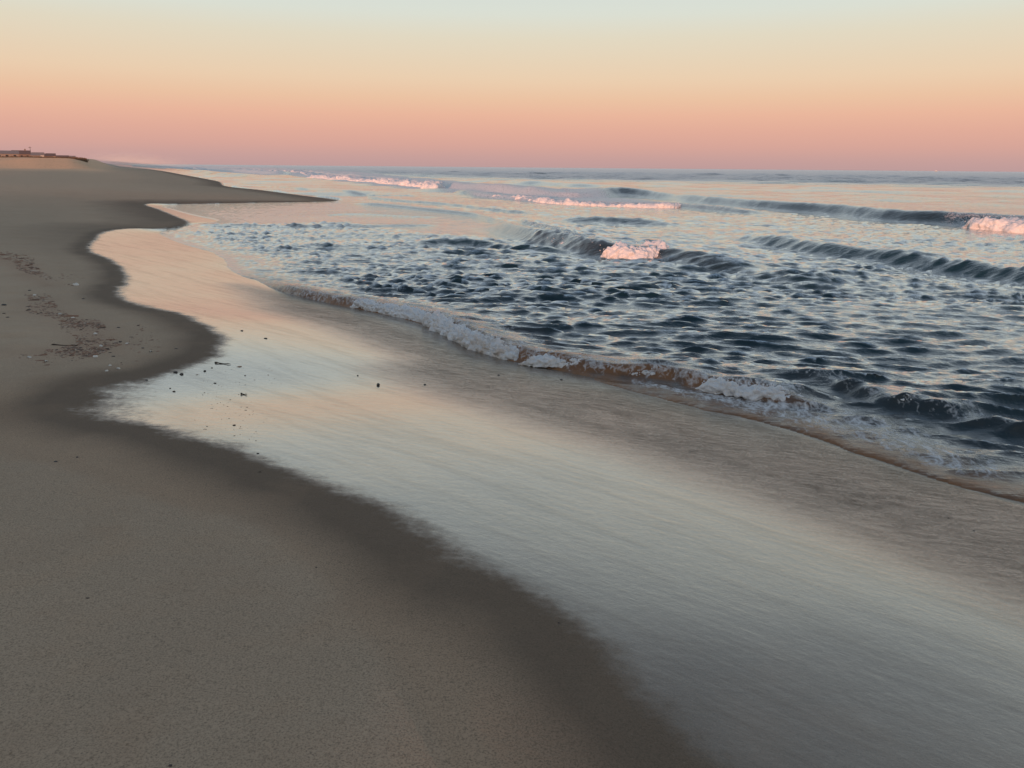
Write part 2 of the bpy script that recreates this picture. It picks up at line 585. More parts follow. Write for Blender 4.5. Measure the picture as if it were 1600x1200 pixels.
chA = poly_mask(x, y, [(372, 440), (500, 455), (640, 490), (760, 535), (900, 570), (1100, 610), (1300, 660), (1600, 740), (1900, 880), (1900, 1120), (1600, 985), (1300, 850), (1040, 752), (840, 684), (680, 625), (600, 590), (640, 562), (520, 518), (420, 487)], .5, .1)
chA = np.clip(chA * (0.9 + 0.2 * fbm(x * 1.5, y * 1.5, octv=3, seed=91)), 0, 1)
V = np.column_stack([x, y, z])
Q = grid_quads(len(rr), len(az))
keep = (sW.reshape(len(rr), len(az))[:-1, :-1].ravel() > -60)
V, Q, A = compact(V, Q[keep], {'wet': wetA, 'damp': dampA, 'upper': upA, 'churn': chA, 'stain': stA, 'dune': sstep(10, 16, sB) * sstep(120, 190, R_.ravel())})  # the last mask places the painted sun warmth on the far dune
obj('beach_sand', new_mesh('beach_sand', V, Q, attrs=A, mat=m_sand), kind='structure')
N_SAND = len(Q)

# ------------------------------------------------------------------ waves
def spectrum_tile(L, N, kmin_l, kmax_l, wind, slope, spread, seed, power):
    g = np.random.default_rng(seed)
    k1 = np.fft.fftfreq(N, L / N) * 2 * np.pi
    KX, KY = np.meshgrid(k1, k1, indexing='ij')
    K = np.hypot(KX, KY) + 1e-9
    ca = (KX * wind[0] + KY * wind[1]) / K
    amp = K ** (-power) * (np.abs(ca) ** spread + 0.04) * (1 - np.exp(-(K / (2 * np.pi / kmax_l)) ** 4)) * np.exp(-(K / (2 * np.pi / kmin_l)) ** 2)
    amp[0, 0] = 0
    F = amp * (g.normal(size=(N, N)) + 1j * g.normal(size=(N, N)))
    hh = np.fft.ifft2(F)
    dx = np.fft.ifft2(-1j * KX / K * F).real
    dy = np.fft.ifft2(-1j * KY / K * F).real
    sx = np.fft.ifft2(1j * KX * F).real
    s = slope / sx.std() / 1.0
    return hh.real * s, dx * s, dy * s, L


def sample(tile, x, y, rot=0.0):
    hh, dx, dy, L = tile
    N = hh.shape[0]
    c, s = math.cos(rot), math.sin(rot)
    u = ((c * x + s * y) / L % 1.0) * N
    w = ((-s * x + c * y) / L % 1.0) * N
    i0, j0 = np.floor(u).astype(int) % N, np.floor(w).astype(int) % N
    fu, fw = u - np.floor(u), w - np.floor(w)
    i1, j1 = (i0 + 1) % N, (j0 + 1) % N
    o = []
    for a in (hh, dx, dy):
        o.append(a[i0, j0] * (1 - fu) * (1 - fw) + a[i1, j0] * fu * (1 - fw) + a[i0, j1] * (1 - fu) * fw + a[i1, j1] * fu * fw)
    return o[0], c * o[1] - s * o[2], s * o[1] + c * o[2]


WIND = np.array([-0.18, -0.98])
T_A = spectrum_tile(9.7, 512, 0.10, 0.50, WIND, 0.168, 6.5, 3, 1.3)
T_B = spectrum_tile(31.0, 512, 0.7, 3.0, WIND, 0.026, 2.5, 4, 2.0)
T_C = spectrum_tile(170.0, 512, 4.0, 22.0, np.array([-0.75, -0.66]), 0.02, 4.0, 5, 2.0)
T_D = spectrum_tile(230.0, 512, 2.5, 12.0, np.array([-0.3, -0.95]), 0.075, 2.0, 6, 1.9)

# crest lines: px points left to right, height, front width, back width, taper at both ends, foam on crest, silt
CRESTS = [
    dict(p=[(400, 436), (450, 447), (500, 459), (560, 468), (620, 478), (680, 490), (740, 515), (800, 540), (850, 553), (930, 565), (1000, 572), (1060, 578), (1120, 592), (1180, 600), (1250, 613), (1320, 622)], h=.105, f=.15, b=.45, e=(1.2, .5), foam=.5, silt=.9),
    dict(p=[(1150, 584), (1200, 580), (1260, 583), (1310, 592), (1350, 606), (1400, 622), (1480, 636), (1560, 650), (1660, 668), (1760, 690)], h=.085, f=.16, b=.35, e=(.8, .4), foam=.45, silt=.1),
    dict(p=[(760, 340), (800, 350), (850, 362), (890, 369), (930, 377), (980, 381), (1040, 384), (1100, 392), (1170, 404), (1250, 418), (1330, 432), (1420, 446)], h=.29, f=.5, b=1.4, e=(2.6, 9), foam=.10, silt=.10),
    dict(p=[(630, 377), (700, 375), (760, 378), (830, 384), (900, 388)], h=.10, f=.25, b=.8, e=(1, .8), foam=0, silt=0),
    dict(p=[(1100, 362), (1160, 363), (1220, 370), (1300, 383), (1400, 394), (1500, 408), (1610, 423), (1760, 445)], h=.22, f=.5, b=1.4, e=(3, 2), foam=0, silt=0),
    dict(p=[(860, 336), (920, 339), (1000, 342), (1080, 347)], h=.18, f=.8, b=1.6, e=(2, 2), foam=0, silt=0),
    dict(p=[(700, 297), (760, 303), (860, 311), (960, 316), (1040, 317), (1090, 320), (1160, 326), (1250, 330)], h=.21, f=.6, b=1.6, e=(3, 4), foam=.5, silt=.1),
    dict(p=[(820, 297), (900, 300), (960, 297), (1020, 299), (1100, 306), (1200, 314), (1300, 320), (1400, 328), (1480, 332), (1560, 336), (1700, 345), (1850, 357)], h=.40, f=.95, b=2.2, e=(5, 2), foam=.05, silt=.05),
    dict(p=[(380, 262), (470, 267), (560, 273), (640, 281), (690, 284), (740, 287), (800, 291), (880, 297)], h=.56, f=1.3, b=4, e=(9, 6), foam=.5, silt=.3),
    dict(p=[(740, 281), (800, 283), (900, 287), (1000, 290)], h=.3, f=2.0, b=5, e=(6, 6), foam=0, silt=0),
    dict(p=[(230, 258.5), (280, 260), (330, 262.5), (400, 266), (440, 268.5)], h=.7, f=2.5, b=5, e=(10, 8), foam=.35, silt=.2),
    dict(p=[(260, 263), (300, 266), (350, 270.5), (400, 274.5)], h=.35, f=2.0, b=3, e=(8, 6), foam=.0, silt=.1),
    # low fronts of the thin sheets that slide over each other in the bay
    dict(p=[(300, 351), (380, 352), (440, 352.5), (490, 352), (545, 347), (536, 341), (510, 336.5), (560, 334), (640, 338), (700, 339)], h=.035, f=.10, b=1.0, e=(.5, 1.0), foam=0, silt=.1),
    dict(p=[(440, 352.5), (520, 353), (600, 352), (700, 351)], h=.045, f=.12, b=.8, e=(.5, 1.0), foam=0, silt=.1),
    dict(p=[(540, 314.5), (600, 319), (660, 325), (736, 333), (770, 341), (800, 351), (840, 362), (872, 373)], h=.10, f=.2, b=1.2, e=(3, .6), foam=.15, silt=.1),
    dict(p=[(560, 306), (620, 312), (700, 318), (780, 327), (850, 332)], h=.09, f=.3, b=1.5, e=(3, 2), foam=.1, silt=.1),
    dict(p=[(370, 290.5), (440, 292), (520, 298), (600, 303), (680, 306)], h=.09, f=.3, b=2.0, e=(3, 3), foam=.1, silt=.1),
]
for c_ in CRESTS:
    c_['P'] = catmull(np.array([gp(a, b, c_['h'] * .9) for a, b in c_['p']]), 4)

CALM = [([(225, 322), (300, 317), (540, 314), (736, 333), (800, 352), (860, 376), (780, 372), (660, 366), (540, 349), (420, 351), (290, 352), (240, 345)], .6, .88)]
SHEET_FOAM = [([(980, 588), (1080, 604), (1200, 622), (1330, 634), (1460, 672), (1600, 735), (1600, 770), (1450, 735), (1300, 688), (1180, 655), (1080, 630), (985, 606)], .25, .50),
              ([(980, 590), (1080, 608), (1200, 625), (1290, 640), (1200, 648), (1080, 624), (985, 603)], .15, .60),
              ([(1340, 640), (1460, 665), (1600, 690), (1720, 740), (1700, 800), (1560, 765), (1420, 720), (1330, 685)], .2, .18),
              ([(380, 429), (470, 452), (560, 468), (640, 485), (640, 497), (540, 478), (440, 453), (375, 432)], .12, .45),
              ([(560, 466), (700, 478), (780, 505), (860, 540), (860, 556), (760, 530), (690, 500), (560, 474)], .15, .45),
              ([(800, 350), (850, 365), (900, 375), (945, 385), (930, 398), (860, 380), (810, 362)], .4, .55),
              ([(430, 262), (560, 270), (700, 282), (900, 300), (1070, 318), (1000, 324), (860, 318), (740, 304), (600, 293), (450, 275)], 2.0, .70),
              ([(700, 298), (860, 308), (1060, 316), (1060, 326), (860, 320), (730, 307)], .8, .66),
              ([(1440, 340), (1560, 340), (1700, 350), (1700, 366), (1560, 360), (1490, 354)], .6, .5),
              ([(230, 258), (430, 262), (480, 272), (420, 275), (300, 267), (230, 262)], 3.0, .72),
              ([(600, 300), (700, 305), (850, 318), (760, 322), (640, 310)], 1.0, .25),
              ([(820, 350), (960, 360), (1000, 372), (900, 368)], .8, .2)]


def sea_field(x, y):
    dW = line_dist(x, y, W)[0]
    shore = inside(x, y, DRY_OR_WET)
    s = np.where(shore, -dW, dW)            # + out to sea
    r = np.hypot(x, y)
    s0 = s
    s = s + sstep(24, 14, r) * (0.16 * fbm(x / 1.1, y / 1.1, octv=3, seed=81) + 0.05 * fbm(x / .22, y / .22, octv=2, seed=83))
    edge = 0.35 * sstep(0.0, 0.35, s) + 0.65 * sstep(0.2, 1.6, s)
    amp = edge * (1.0 - 0.62 * sstep(13, 45, r)) * (1 - 0.5 * sstep(60, 75, r)) + 0.6 * sstep(95, 150, r)
    amp *= np.clip(0.9 + 0.85 * fbm(x / 6.0, y / 2.6, octv=3, seed=51), .25, 1.7)
    for P, soft, k in CALM:
        amp *= 1 - k * poly_mask(x, y, P, soft)
    foam = np.zeros(x.shape)
    for P, soft, k in SHEET_FOAM:
        foam = np.maximum(foam, k * poly_mask(x, y, P, soft))
    silt = 0.95 * np.exp(-(np.clip(s, 0, None) / 0.50) ** 1.6) * sstep(16, 11, r) + 0.06 * sstep(3.5, 0, s) * sstep(30, 15, r)
    zc = np.zeros(x.shape)
    for c_ in CRESTS:
        P, h, f, b = c_['P'], c_['h'], c_['f'], c_['b']
        reach = 3 * b + 2 * f + 1
        lo, hi = P.min(0) - reach, P.max(0) + reach
        m = np.where((x > lo[0]) & (x < hi[0]) & (y > lo[1]) & (y < hi[1]))[0]
        if not len(m): continue
        xx, yy = x[m], y[m]
        d, sd_, arc, _, L = line_dist(xx, yy, P)
        tt = d * sd_ + 0.16 * f * fbm(xx / (3 * f + .5), yy / (3 * f + .5), octv=3, seed=60)
        hv = h * (0.95 + 0.16 * vnoise(arc / (4 * b + .3), arc * 0 + 3.3, seed=int(h * 1000)))
        tap = sstep(0, c_['e'][0], arc) * sstep(0, c_['e'][1], L - arc)
        prof = np.where(tt > 0, 1 - sstep(0, f, tt), np.exp(-np.abs(tt / b) ** 1.5))
        prof = prof - 0.16 * np.exp(-((tt - 1.6 * f) / (0.9 * f)) ** 2)
        zz = hv * tap * prof
        zc[m] = np.where(np.abs(zz) > 0, zc[m] + zz, zc[m])
        near = tap * np.exp(-(np.clip(np.abs(tt + .15 * b) - .1 * b, 0, None) / (0.55 * b)) ** 2)
        foam[m] = np.maximum(foam[m], c_['foam'] * near)
        face = tap * sstep(-.5 * f, .2 * f, tt) * sstep(1.5 * f, .8 * f, tt)
        silt[m] = np.maximum(silt[m], c_['silt'] * face)
    ha, xa, ya = sample(T_A, x, y, 0.0)
    hb, xb, yb = sample(T_B, x, y, 0.4)
    hc, xc, yc = sample(T_C, x, y, 0.0)
    hd = sample(T_D, x, y, 0.2)[0]
    rough = sstep(95, 150, r + 18 * fbm(x / 40, y / 14, octv=3, seed=77)) * sstep(22, 60, s)
    # far from the shore the small chop is finer than a picture element; the material carries it there
    ka = amp * sstep(140, 60, r)
    kb = amp * sstep(400, 150, r)
    kc = sstep(6, 30, s) * (0.25 + 0.75 * sstep(80, 160, r)) * sstep(2500, 700, r)
    z = 0.014 * sstep(-.02, .10, s) + ka * ha + kb * hb + kc * hc + np.maximum(rough, .38 * sstep(42, 60, r)) * sstep(520, 260, r) * hd + zc * sstep(-.05, .12, s)
    z = z + np.where(s > 0, 0.085 * np.clip(-s0, 0, .3), 0)
    z = np.where(s < 0, -0.012 + 0.3 * s, z)
    lam = -0.85
    gx = lam * (ka * xa + kb * xb + kc * xc)
    gy = lam * (ka * ya + kb * yb + kc * yc)
    return z, gx, gy, s, foam, np.clip(silt, 0, 1), amp, rough


m_sea, t, p = material('sea_water')
foamA, silt, rough = attr(t, 'foam'), attr(t, 'silt'), attr(t, 'rough')
v = objvec(t)
lace_w = node(t, 'ShaderNodeTexVoronoi', feature='DISTANCE_TO_EDGE')
wv = node(t, 'ShaderNodeVectorMath', operation='ADD')
nzv = node(t, 'ShaderNodeTexNoise')
nzv.inputs['Scale'].default_value = 3.0
nzv.inputs['Detail'].default_value = 3
t.links.new(v, nzv.inputs['Vector'])
scv = node(t, 'ShaderNodeVectorMath', operation='SCALE')
scv.inputs[3].default_value = 0.6
t.links.new(nzv.outputs['Color'], scv.inputs[0])
t.links.new(v, wv.inputs[0]); t.links.new(scv.outputs[0], wv.inputs[1])
t.links.new(wv.outputs[0], lace_w.inputs['Vector'])
lace_w.inputs['Scale'].default_value = 11.0
lace = mrange(t, lace_w.outputs['Distance'], 0.0, 0.28, 1.0, 0.0)
fn = noise(t, 9, 7, 0.72, objvec(t, (1.5, .6, 1), math.radians(-20)))
fmix = mth(t, 'ADD', mth(t, 'MULTIPLY', lace, 0.13), mth(t, 'MULTIPLY', fn, 1.06))
fth = mth(t, 'SUBTRACT', 1.02, foamA)
fmask = mth(t, 'MULTIPLY', mth(t, 'SUBTRACT', fmix, fth), 3.2, clamp=True)
fmask = mth(t, 'MULTIPLY', fmask, mrange(t, foamA, 0.02, 0.2))
deep = (0.007, 0.026, 0.036)
sn = noise(t, 5, 4, 0.6, v)
silt2 = mth(t, 'MULTIPLY', silt, mrange(t, sn, .25, .65, .55, 1.0))
cc = mixc(t, silt2, deep, (0.24, 0.118, 0.058))
cc = mixc(t, fmask, cc, (0.72, 0.72, 0.74))
t.links.new(cc, p.inputs['Base Color'])
p.inputs['Specular IOR Level'].default_value = 0.0
p.inputs['Roughness'].default_value = 0.7
sea_rough = mth(t, 'ADD', mth(t, 'ADD', 0.02, mth(t, 'MULTIPLY', fmask, 0.5)), mth(t, 'MULTIPLY', rough, 0.42))
b1 = noise(t, 7, 4, 0.6, shorevec(t, (0.55, 1.5, 1), math.radians(10)))
b2 = noise(t, 1.6, 5, 0.6, v)
bn = bump(t, b1, 0.32, 0.05)
bb = t.nodes.new('ShaderNodeBump')
bb.inputs['Distance'].default_value = 0.5
t.links.new(mth(t, 'MULTIPLY', rough, 0.6), bb.inputs['Strength'])
t.links.new(b2, bb.inputs['Height'])
t.links.new(bn, bb.inputs['Normal'])
bf = bump(t, fn, 0.3, 0.03, bb.outputs[0])
t.links.new(bf, p.inputs['Normal'])
sea_g = node(t, 'ShaderNodeBsdfGlossy')
t.links.new(bf, sea_g.inputs['Normal'])
t.links.new(sea_rough, sea_g.inputs['Roughness'])
sea_m = node(t, 'ShaderNodeMixShader')
t.links.new(mth(t, 'MULTIPLY', glance(t, bf), mth(t, 'SUBTRACT', mth(t, 'SUBTRACT', 1.0, mth(t, 'MULTIPLY', silt2, .72)), mth(t, 'MULTIPLY', fmask, .5))), sea_m.inputs[0])
t.links.new(p.outputs[0], sea_m.inputs[1])
t.links.new(sea_g.outputs[0], sea_m.inputs[2])
t.links.new(sea_m.outputs[0], t.nodes['Material Output'].inputs['Surface'])

az = np.radians(np.concatenate([np.linspace(-60, -36, 90)[:-1], np.linspace(-36, 37, 1010), np.linspace(37, 75, 90)[1:]]))
rr = [2.4]
while rr[-1] < 30000:
    r = rr[-1]
    k = 0.0054 if r < 14 else (0.0062 if r < 60 else (0.0095 if r < 100 else (0.0065 if r < 260 else (0.013 if r < 900 else 0.06))))
    rr.append(r * (1 + k))
rr = np.array(rr)
R_, A_ = np.meshgrid(rr, az, indexing='ij')
x, y = (R_ * np.sin(A_)).ravel(), (R_ * np.cos(A_)).ravel()
# leave out what lies under the dry beach
Wm = inside(x, y, DRY_OR_WET)
dq = np.full(x.shape, 1e3)
ii = np.where(Wm)[0]
dq[ii] = -line_dist(x[ii], y[ii], W)[0]
keepv = dq > -0.8
Q = grid_quads(len(rr), len(az))
Q = Q[keepv[Q].any(1)]
V = np.column_stack([x, y, np.zeros_like(x)])
V, Q, _ = compact(V, Q, {})
z, gx, gy, s, foam, silt_, amp, rough_ = sea_field(V[:, 0], V[:, 1])
V[:, 0] += gx
V[:, 1] += gy
V[:, 2] = z
obj('sea', new_mesh('sea', V, Q, attrs={'foam': foam, 'silt': silt_, 'rough': rough_}, mat=m_sea), kind='structure')
N_SEA = len(Q)

# ------------------------------------------------------------------ foam rolls of the breakers
m_foam, t, p = material('foam')
v = objvec(t)
fz = attr(t, 'sandy')
fn = noise(t, 30, 5, 0.7, v)
fn2 = noise(t, 6, 3, 0.6, v)
c = mixc(t, mth(t, 'MULTIPLY', fz, mrange(t, fn2, .35, .65)), (0.70, 0.70, 0.72), (0.40, 0.28, 0.18))
c = mixc(t, mth(t, 'MULTIPLY', mrange(t, fn, .55, .75), .35), c, (0.40, 0.40, 0.42))
t.links.new(c, p.inputs['Base Color'])
p.inputs['Roughness'].default_value = 0.45
p.inputs['Subsurface Weight'].default_value = 0.25
p.inputs['Subsurface Radius'].default_value = (0.03, 0.03, 0.03)
p.inputs['Subsurface Scale'].default_value = 0.5
t.links.new(bump(t, fn, 0.6, 0.02), p.inputs['Normal'])

ICO = None


def ico():
    global ICO
    if ICO is None:
        f = (1 + 5 ** .5) / 2
        v_ = np.array([(-1, f, 0), (1, f, 0), (-1, -f, 0), (1, -f, 0), (0, -1, f), (0, 1, f), (0, -1, -f), (0, 1, -f), (f, 0, -1), (f, 0, 1), (-f, 0, -1), (-f, 0, 1)]) / math.hypot(1, f)
        t_ = np.array([(0, 11, 5), (0, 5, 1), (0, 1, 7), (0, 7, 10), (0, 10, 11), (1, 5, 9), (5, 11, 4), (11, 10, 2), (10, 7, 6), (7, 1, 8), (3, 9, 4), (3, 4, 2), (3, 2, 6), (3, 6, 8), (3, 8, 9), (4, 9, 5), (2, 4, 11), (6, 2, 10), (8, 6, 7), (9, 8, 1)])
        ICO = v_, t_
    return ICO


def foam_roll(px, base_z, h, wf, wb, label, seed, lump=0.05, sandy=0.0, drops=200, step=None, ends=(.3, .3), jag=.55):
    """a tumbling foam roll along a crest; px points mark its toe line"""
    P = catmull(np.array([gp(a, b, base_z) for a, b in px]), 12)
    seg = np.concatenate([[0], np.cumsum(np.hypot(*np.diff(P, axis=0).T))])
    L = seg[-1]
    dist = np.hypot(*P.mean(0))
    step = step or max(0.010, dist * 0.0011)
    n = max(30, int(L / step))
    u = np.linspace(0, L, n)
    cx, cy = np.interp(u, seg, P[:, 0]), np.interp(u, seg, P[:, 1])
    tx, ty = np.gradient(cx), np.gradient(cy)
    tl = np.hypot(tx, ty) + 1e-9
    nx, ny = ty / tl, -tx / tl                        # towards the shore
    k = 12
    ker = np.ones(2 * k + 1) / (2 * k + 1)
    nx = np.convolve(np.pad(nx, k, mode='edge'), ker, 'valid')
    ny = np.convolve(np.pad(ny, k, mode='edge'), ker, 'valid')
    tap = sstep(0, ends[0], u) * sstep(0, ends[1], L - u)
    z0 = np.zeros_like(u)
    hv = h * tap * (0.72 + jag * fbm(u / (h * 4.0), u * 0 + seed, octv=3, seed=seed) + .15 * vnoise(u / (h * 1.1), u * 0 + .7, seed=seed + 3))
    hv = np.clip(hv, 0.02 * h, None)
    m = int(np.clip((h * 1.6 + wf + wb) / step, 14, 90))
    th = np.linspace(-0.12 * math.pi, math.pi, m)
    ct, st = np.cos(th), np.sin(th)
    off = np.where(ct > 0, ct * wf, ct * wb)          # front / back half widths
    zz = np.where(ct > 0, np.sign(st) * np.abs(st) ** 0.75, np.abs(st) ** 1.3)
    toe = wf * (0.25 * fbm(u / (3 * h), u * 0 + 8, octv=3, seed=seed + 5))
    sc = (0.45 + 0.55 * np.clip(hv / h, 0, 1.2))
    X = cx[:, None] + nx[:, None] * (off[None, :] * sc[:, None] - wf + toe[:, None])
    Y = cy[:, None] + ny[:, None] * (off[None, :] * sc[:, None] - wf + toe[:, None])
    Z = base_z + hv[:, None] * zz[None, :]
    # outward direction of the roll
    ox, oz = ct / np.maximum(wf, .02), st / h
    ol = np.hypot(ox, oz) + 1e-9
    ox, oz = ox / ol, oz / ol
    fx, fy, fz_ = X.ravel(), Y.ravel(), Z.ravel()
    w1 = worley(fx / (lump * 2.0), fy / (lump * 2.0), fz_ / (lump * 2.0), seed)
    w2 = worley(fx / (lump * .85), fy / (lump * .85), fz_ / (lump * .85), seed + 9)
    nf = fbm(fx / (lump * 4), fy / (lump * 4), fz_ / (lump * 4), 4, seed + 2)
    wk = 0.45 if dist > 12 else 1.0                      # far foam reads as a soft ragged line
    D = (0.55 - w1) * 2.0 * wk * lump + (0.5 - w2) * 0.9 * wk * lump + nf * lump * (1.6 + 1.4 * (1 - wk))
    D = D.reshape(n, m) * (0.2 + 0.8 * tap[:, None])
    X = X + nx[:, None] * ox[None, :] * D
    Y = Y + ny[:, None] * ox[None, :] * D
    Z = Z + oz[None, :] * D
    # back edge sinks into the water
    back = sstep(0.72, 1.0, np.linspace(0, 1, m))
    Z = Z - back[None, :] * (0.05 + .3 * h) - (1 - tap[:, None]) * 0.05
    V = np.column_stack([X.ravel(), Y.ravel(), Z.ravel()])
    sa = np.clip(np.repeat(sandy * (0.6 + 0.8 * vnoise(u / (5 * h), u * 0, seed=seed + 7)), m), 0, 1)
    Q = grid_quads(n, m)
    iv, it = ico()
    DV, DT = [], []
    base = len(V)
    g = np.random.default_rng(seed)
    for i in range(drops):
        q = g.integers(0, n)
        if tap[q] < .5: continue
        j = int(np.clip(g.normal(m * .42, m * .14), 0, m - 1))
        s_ = lump * g.uniform(.06, .28)
        c_ = np.array([X[q, j], Y[q, j], Z[q, j]]) + np.array([nx[q], ny[q], 0]) * g.normal(0, lump * .9) + np.array([0, 0, abs(g.normal(0, lump * .9))])
        DV.append(c_ + iv * s_ * g.uniform(.7, 1.3, 3))
        DT.append(it + base + 12 * (len(DV) - 1))
    if DV:
        V = np.vstack([V] + DV)
        sa = np.concatenate([sa, np.zeros(12 * len(DV))])
    me = new_mesh('breaker_foam', V, Q, np.vstack(DT) if DT else None, attrs={'sandy': sa}, mat=m_foam)
    return obj('breaker_foam', me, label, 'foam', 'stuff', 'foam of the breaking waves')


foam_roll([(536, 479), (560, 484), (600, 492), (640, 500), (662, 507)], .0, .17, .09, .28, 'white foam of the shore break left of its curling bend', 1, .032, .10, 160, ends=(.25, .2))
foam_roll([(655, 503), (668, 512), (690, 525), (730, 545), (770, 557), (805, 566), (822, 569)], .0, .19, .11, .30, 'long white foam roll where the shore break bends across the wet sand', 2, .034, .50, 260, ends=(.25, .3))
foam_roll([(800, 562), (830, 568), (870, 570), (920, 574), (970, 580), (1000, 584)], .045, .075, .05, .20, 'thin brownish foam on the sandy face of the shore break', 3, .020, .75, 80, ends=(.3, .4), jag=.9)
foam_roll([(955, 582), (985, 587), (1010, 588), (1035, 589), (1062, 592), (1090, 598)], .03, .085, .05, .20, 'small pink foam crest right of the brown face of the shore break', 4, .020, .35, 120, ends=(.35, .35), jag=.9)
foam_roll([(1070, 600), (1110, 609), (1150, 617), (1200, 622), (1250, 627), (1330, 631)], .04, .14, .08, .24, 'white foam roll ahead of the dark near wave', 5, .032, .15, 240, ends=(.3, .8), jag=.7)
foam_roll([(1380, 630), (1400, 632), (1425, 636), (1444, 638)], .04, .10, .06, .18, 'small bright foam clump where the dark near wave breaks', 6, .024, .05, 60, ends=(.1, .15))
foam_roll([(928, 399), (955, 403), (985, 405), (1015, 405), (1038, 402), (1052, 397)], .02, .34, .25, .60, 'bright pink foam tumbling from the wave in the middle distance', 8, .06, .0, 60, ends=(.45, .3), jag=.35)
foam_roll([(912, 391), (925, 393), (945, 398)], .04, .17, .10, .3, 'low foam patch left of the tumbling pink foam', 9, .06, .0, 40, ends=(.3, .2))
foam_roll([(820, 372), (850, 380), (880, 386), (912, 392)], .02, .10, .10, .35, 'faint foam at the foot of the glassy green wave face', 10, .05, .1, 60, ends=(.5, .4))
foam_roll([(745, 307), (800, 312), (870, 319), (940, 323), (1000, 325), (1050, 325.5), (1074, 324)], .0, .23, .3, 1.5, 'long pink foam line of the second breaker', 11, .06, .0, 0, ends=(2.5, .6), jag=.9)
foam_roll([(1488, 353), (1520, 357), (1560, 360), (1610, 363), (1680, 368)], .04, .38, .35, 1.2, 'white foam of the breaking wave at the right edge', 12, .07, .0, 40, ends=(.8, .3), jag=.45)
foam_roll([(470, 277), (520, 281), (570, 285), (620, 289), (660, 292), (690, 294), (702, 293)], .0, .48, .7, 4.0, 'far white foam of the outer breaker left of its curl', 13, .12, .0, 0, ends=(9, .8), jag=.9)
foam_roll([(655, 294), (672, 295.5), (690, 295.5), (700, 294)], .0, .72, .7, 1.6, 'bright foam burst beside the curl of the outer breaker', 14, .13, .0, 30, ends=(.8, .6), jag=.3)
foam_roll([(205, 259.6), (235, 262), (270, 264.6), (312, 267)], .0, .8, .8, 4, 'farthest foam line along the distant shore', 15, .2, .0, 0, ends=(14, 8), jag=.8)
foam_roll([(340, 265), (390, 268), (440, 271), (480, 274)], .0, .6, .7, 3.5, 'distant foam line left of the outer breaker', 16, .18, .0, 0, ends=(8, 5), jag=.8)

print('quads', N_SAND, N_SEA)

# ------------------------------------------------------------------ pebbles, shells and drift on the sand
def flat_mat(name, rgb, rough=0.6, var=0.25, sc=60):
    m, t, p = material(name)
    v = objvec(t)
    n = noise(t, sc, 4, 0.6, v)
    c = mixc(t, n, tuple(q * (1 - var) for q in rgb), tuple(min(1, q * (1 + var)) for q in rgb))
    t.links.new(c, p.inputs['Base Color'])
    p.inputs['Roughness'].default_value = rough
    t.links.new(bump(t, n, 0.4, 0.004), p.inputs['Normal'])
    return m


m_stone = flat_mat('dark_stone', (0.035, 0.03, 0.028), 0.5)
m_stone_b = flat_mat('brown_stone', (0.075, 0.05, 0.035), 0.6)
m_shell = flat_mat('white_shell', (0.62, 0.58, 0.52), 0.4)
m_wood = flat_mat('drift_wood', (0.05, 0.035, 0.025), 0.8)


def subdiv_ico(k):
    v_, t_ = ico()
    v_, t_ = [tuple(q) for q in v_], [tuple(q) for q in t_]
    for _ in range(k):
        mid, nt_ = {}, []
        for a, b, c in t_:
            r = []
            for e in ((a, b), (b, c), (c, a)):
                key = tuple(sorted(e))
                if key not in mid:
                    q = (np.array(v_[e[0]]) + np.array(v_[e[1]])) / 2
                    v_.append(tuple(q / np.linalg.norm(q)))
                    mid[key] = len(v_) - 1
                r.append(mid[key])
            nt_ += [(a, r[0], r[2]), (b, r[1], r[0]), (c, r[2], r[1]), tuple(r)]
        t_ = nt_
    return np.array(v_), np.array(t_)


IV2, IT2 = subdiv_ico(2)


def pebble_mesh(name, seed, size, mat):
    v_ = IV2.copy()
    d = 1 + 0.30 * fbm(v_[:, 0] * 1.3 + seed, v_[:, 1] * 1.3, v_[:, 2] * 1.3, 3, seed)
    v_ = v_ * d[:, None] * np.array(size) / 2
    v_[:, 2] += size[2] * 0.22
    return new_mesh(name, v_, None, IT2, mat=mat)


def shell_mesh(name, seed, size, mat):
    """a ribbed, fan-shaped half shell lying hollow side down"""
    nu, nv_ = 17, 7
    V, Q = [], []
    for i in range(nu):
        a = (i / (nu - 1) - .5) * math.radians(150)
        for j in range(nv_):
            q = j / (nv_ - 1)
            rad = q * (1 - .18 * abs(math.sin(a)) ** 2) * (1 + .03 * math.cos(a * 22))
            V.append((rad * math.sin(a) * .62 * size, (rad * math.cos(a) - .45) * size, size * (.30 * math.sin(min(1, q * 1.02) * math.pi * .98) ** .8 + .015 * math.cos(a * 22) * q)))
    Q = grid_quads(nu, nv_)
    n = len(V)
    V2 = V + [(a * .96, b * .96, max(0, c - .03 * size) - .004) for a, b, c in V]
    Q = np.vstack([Q, Q[:, ::-1] + n])
    return new_mesh(name, np.array(V2), Q, mat=mat)


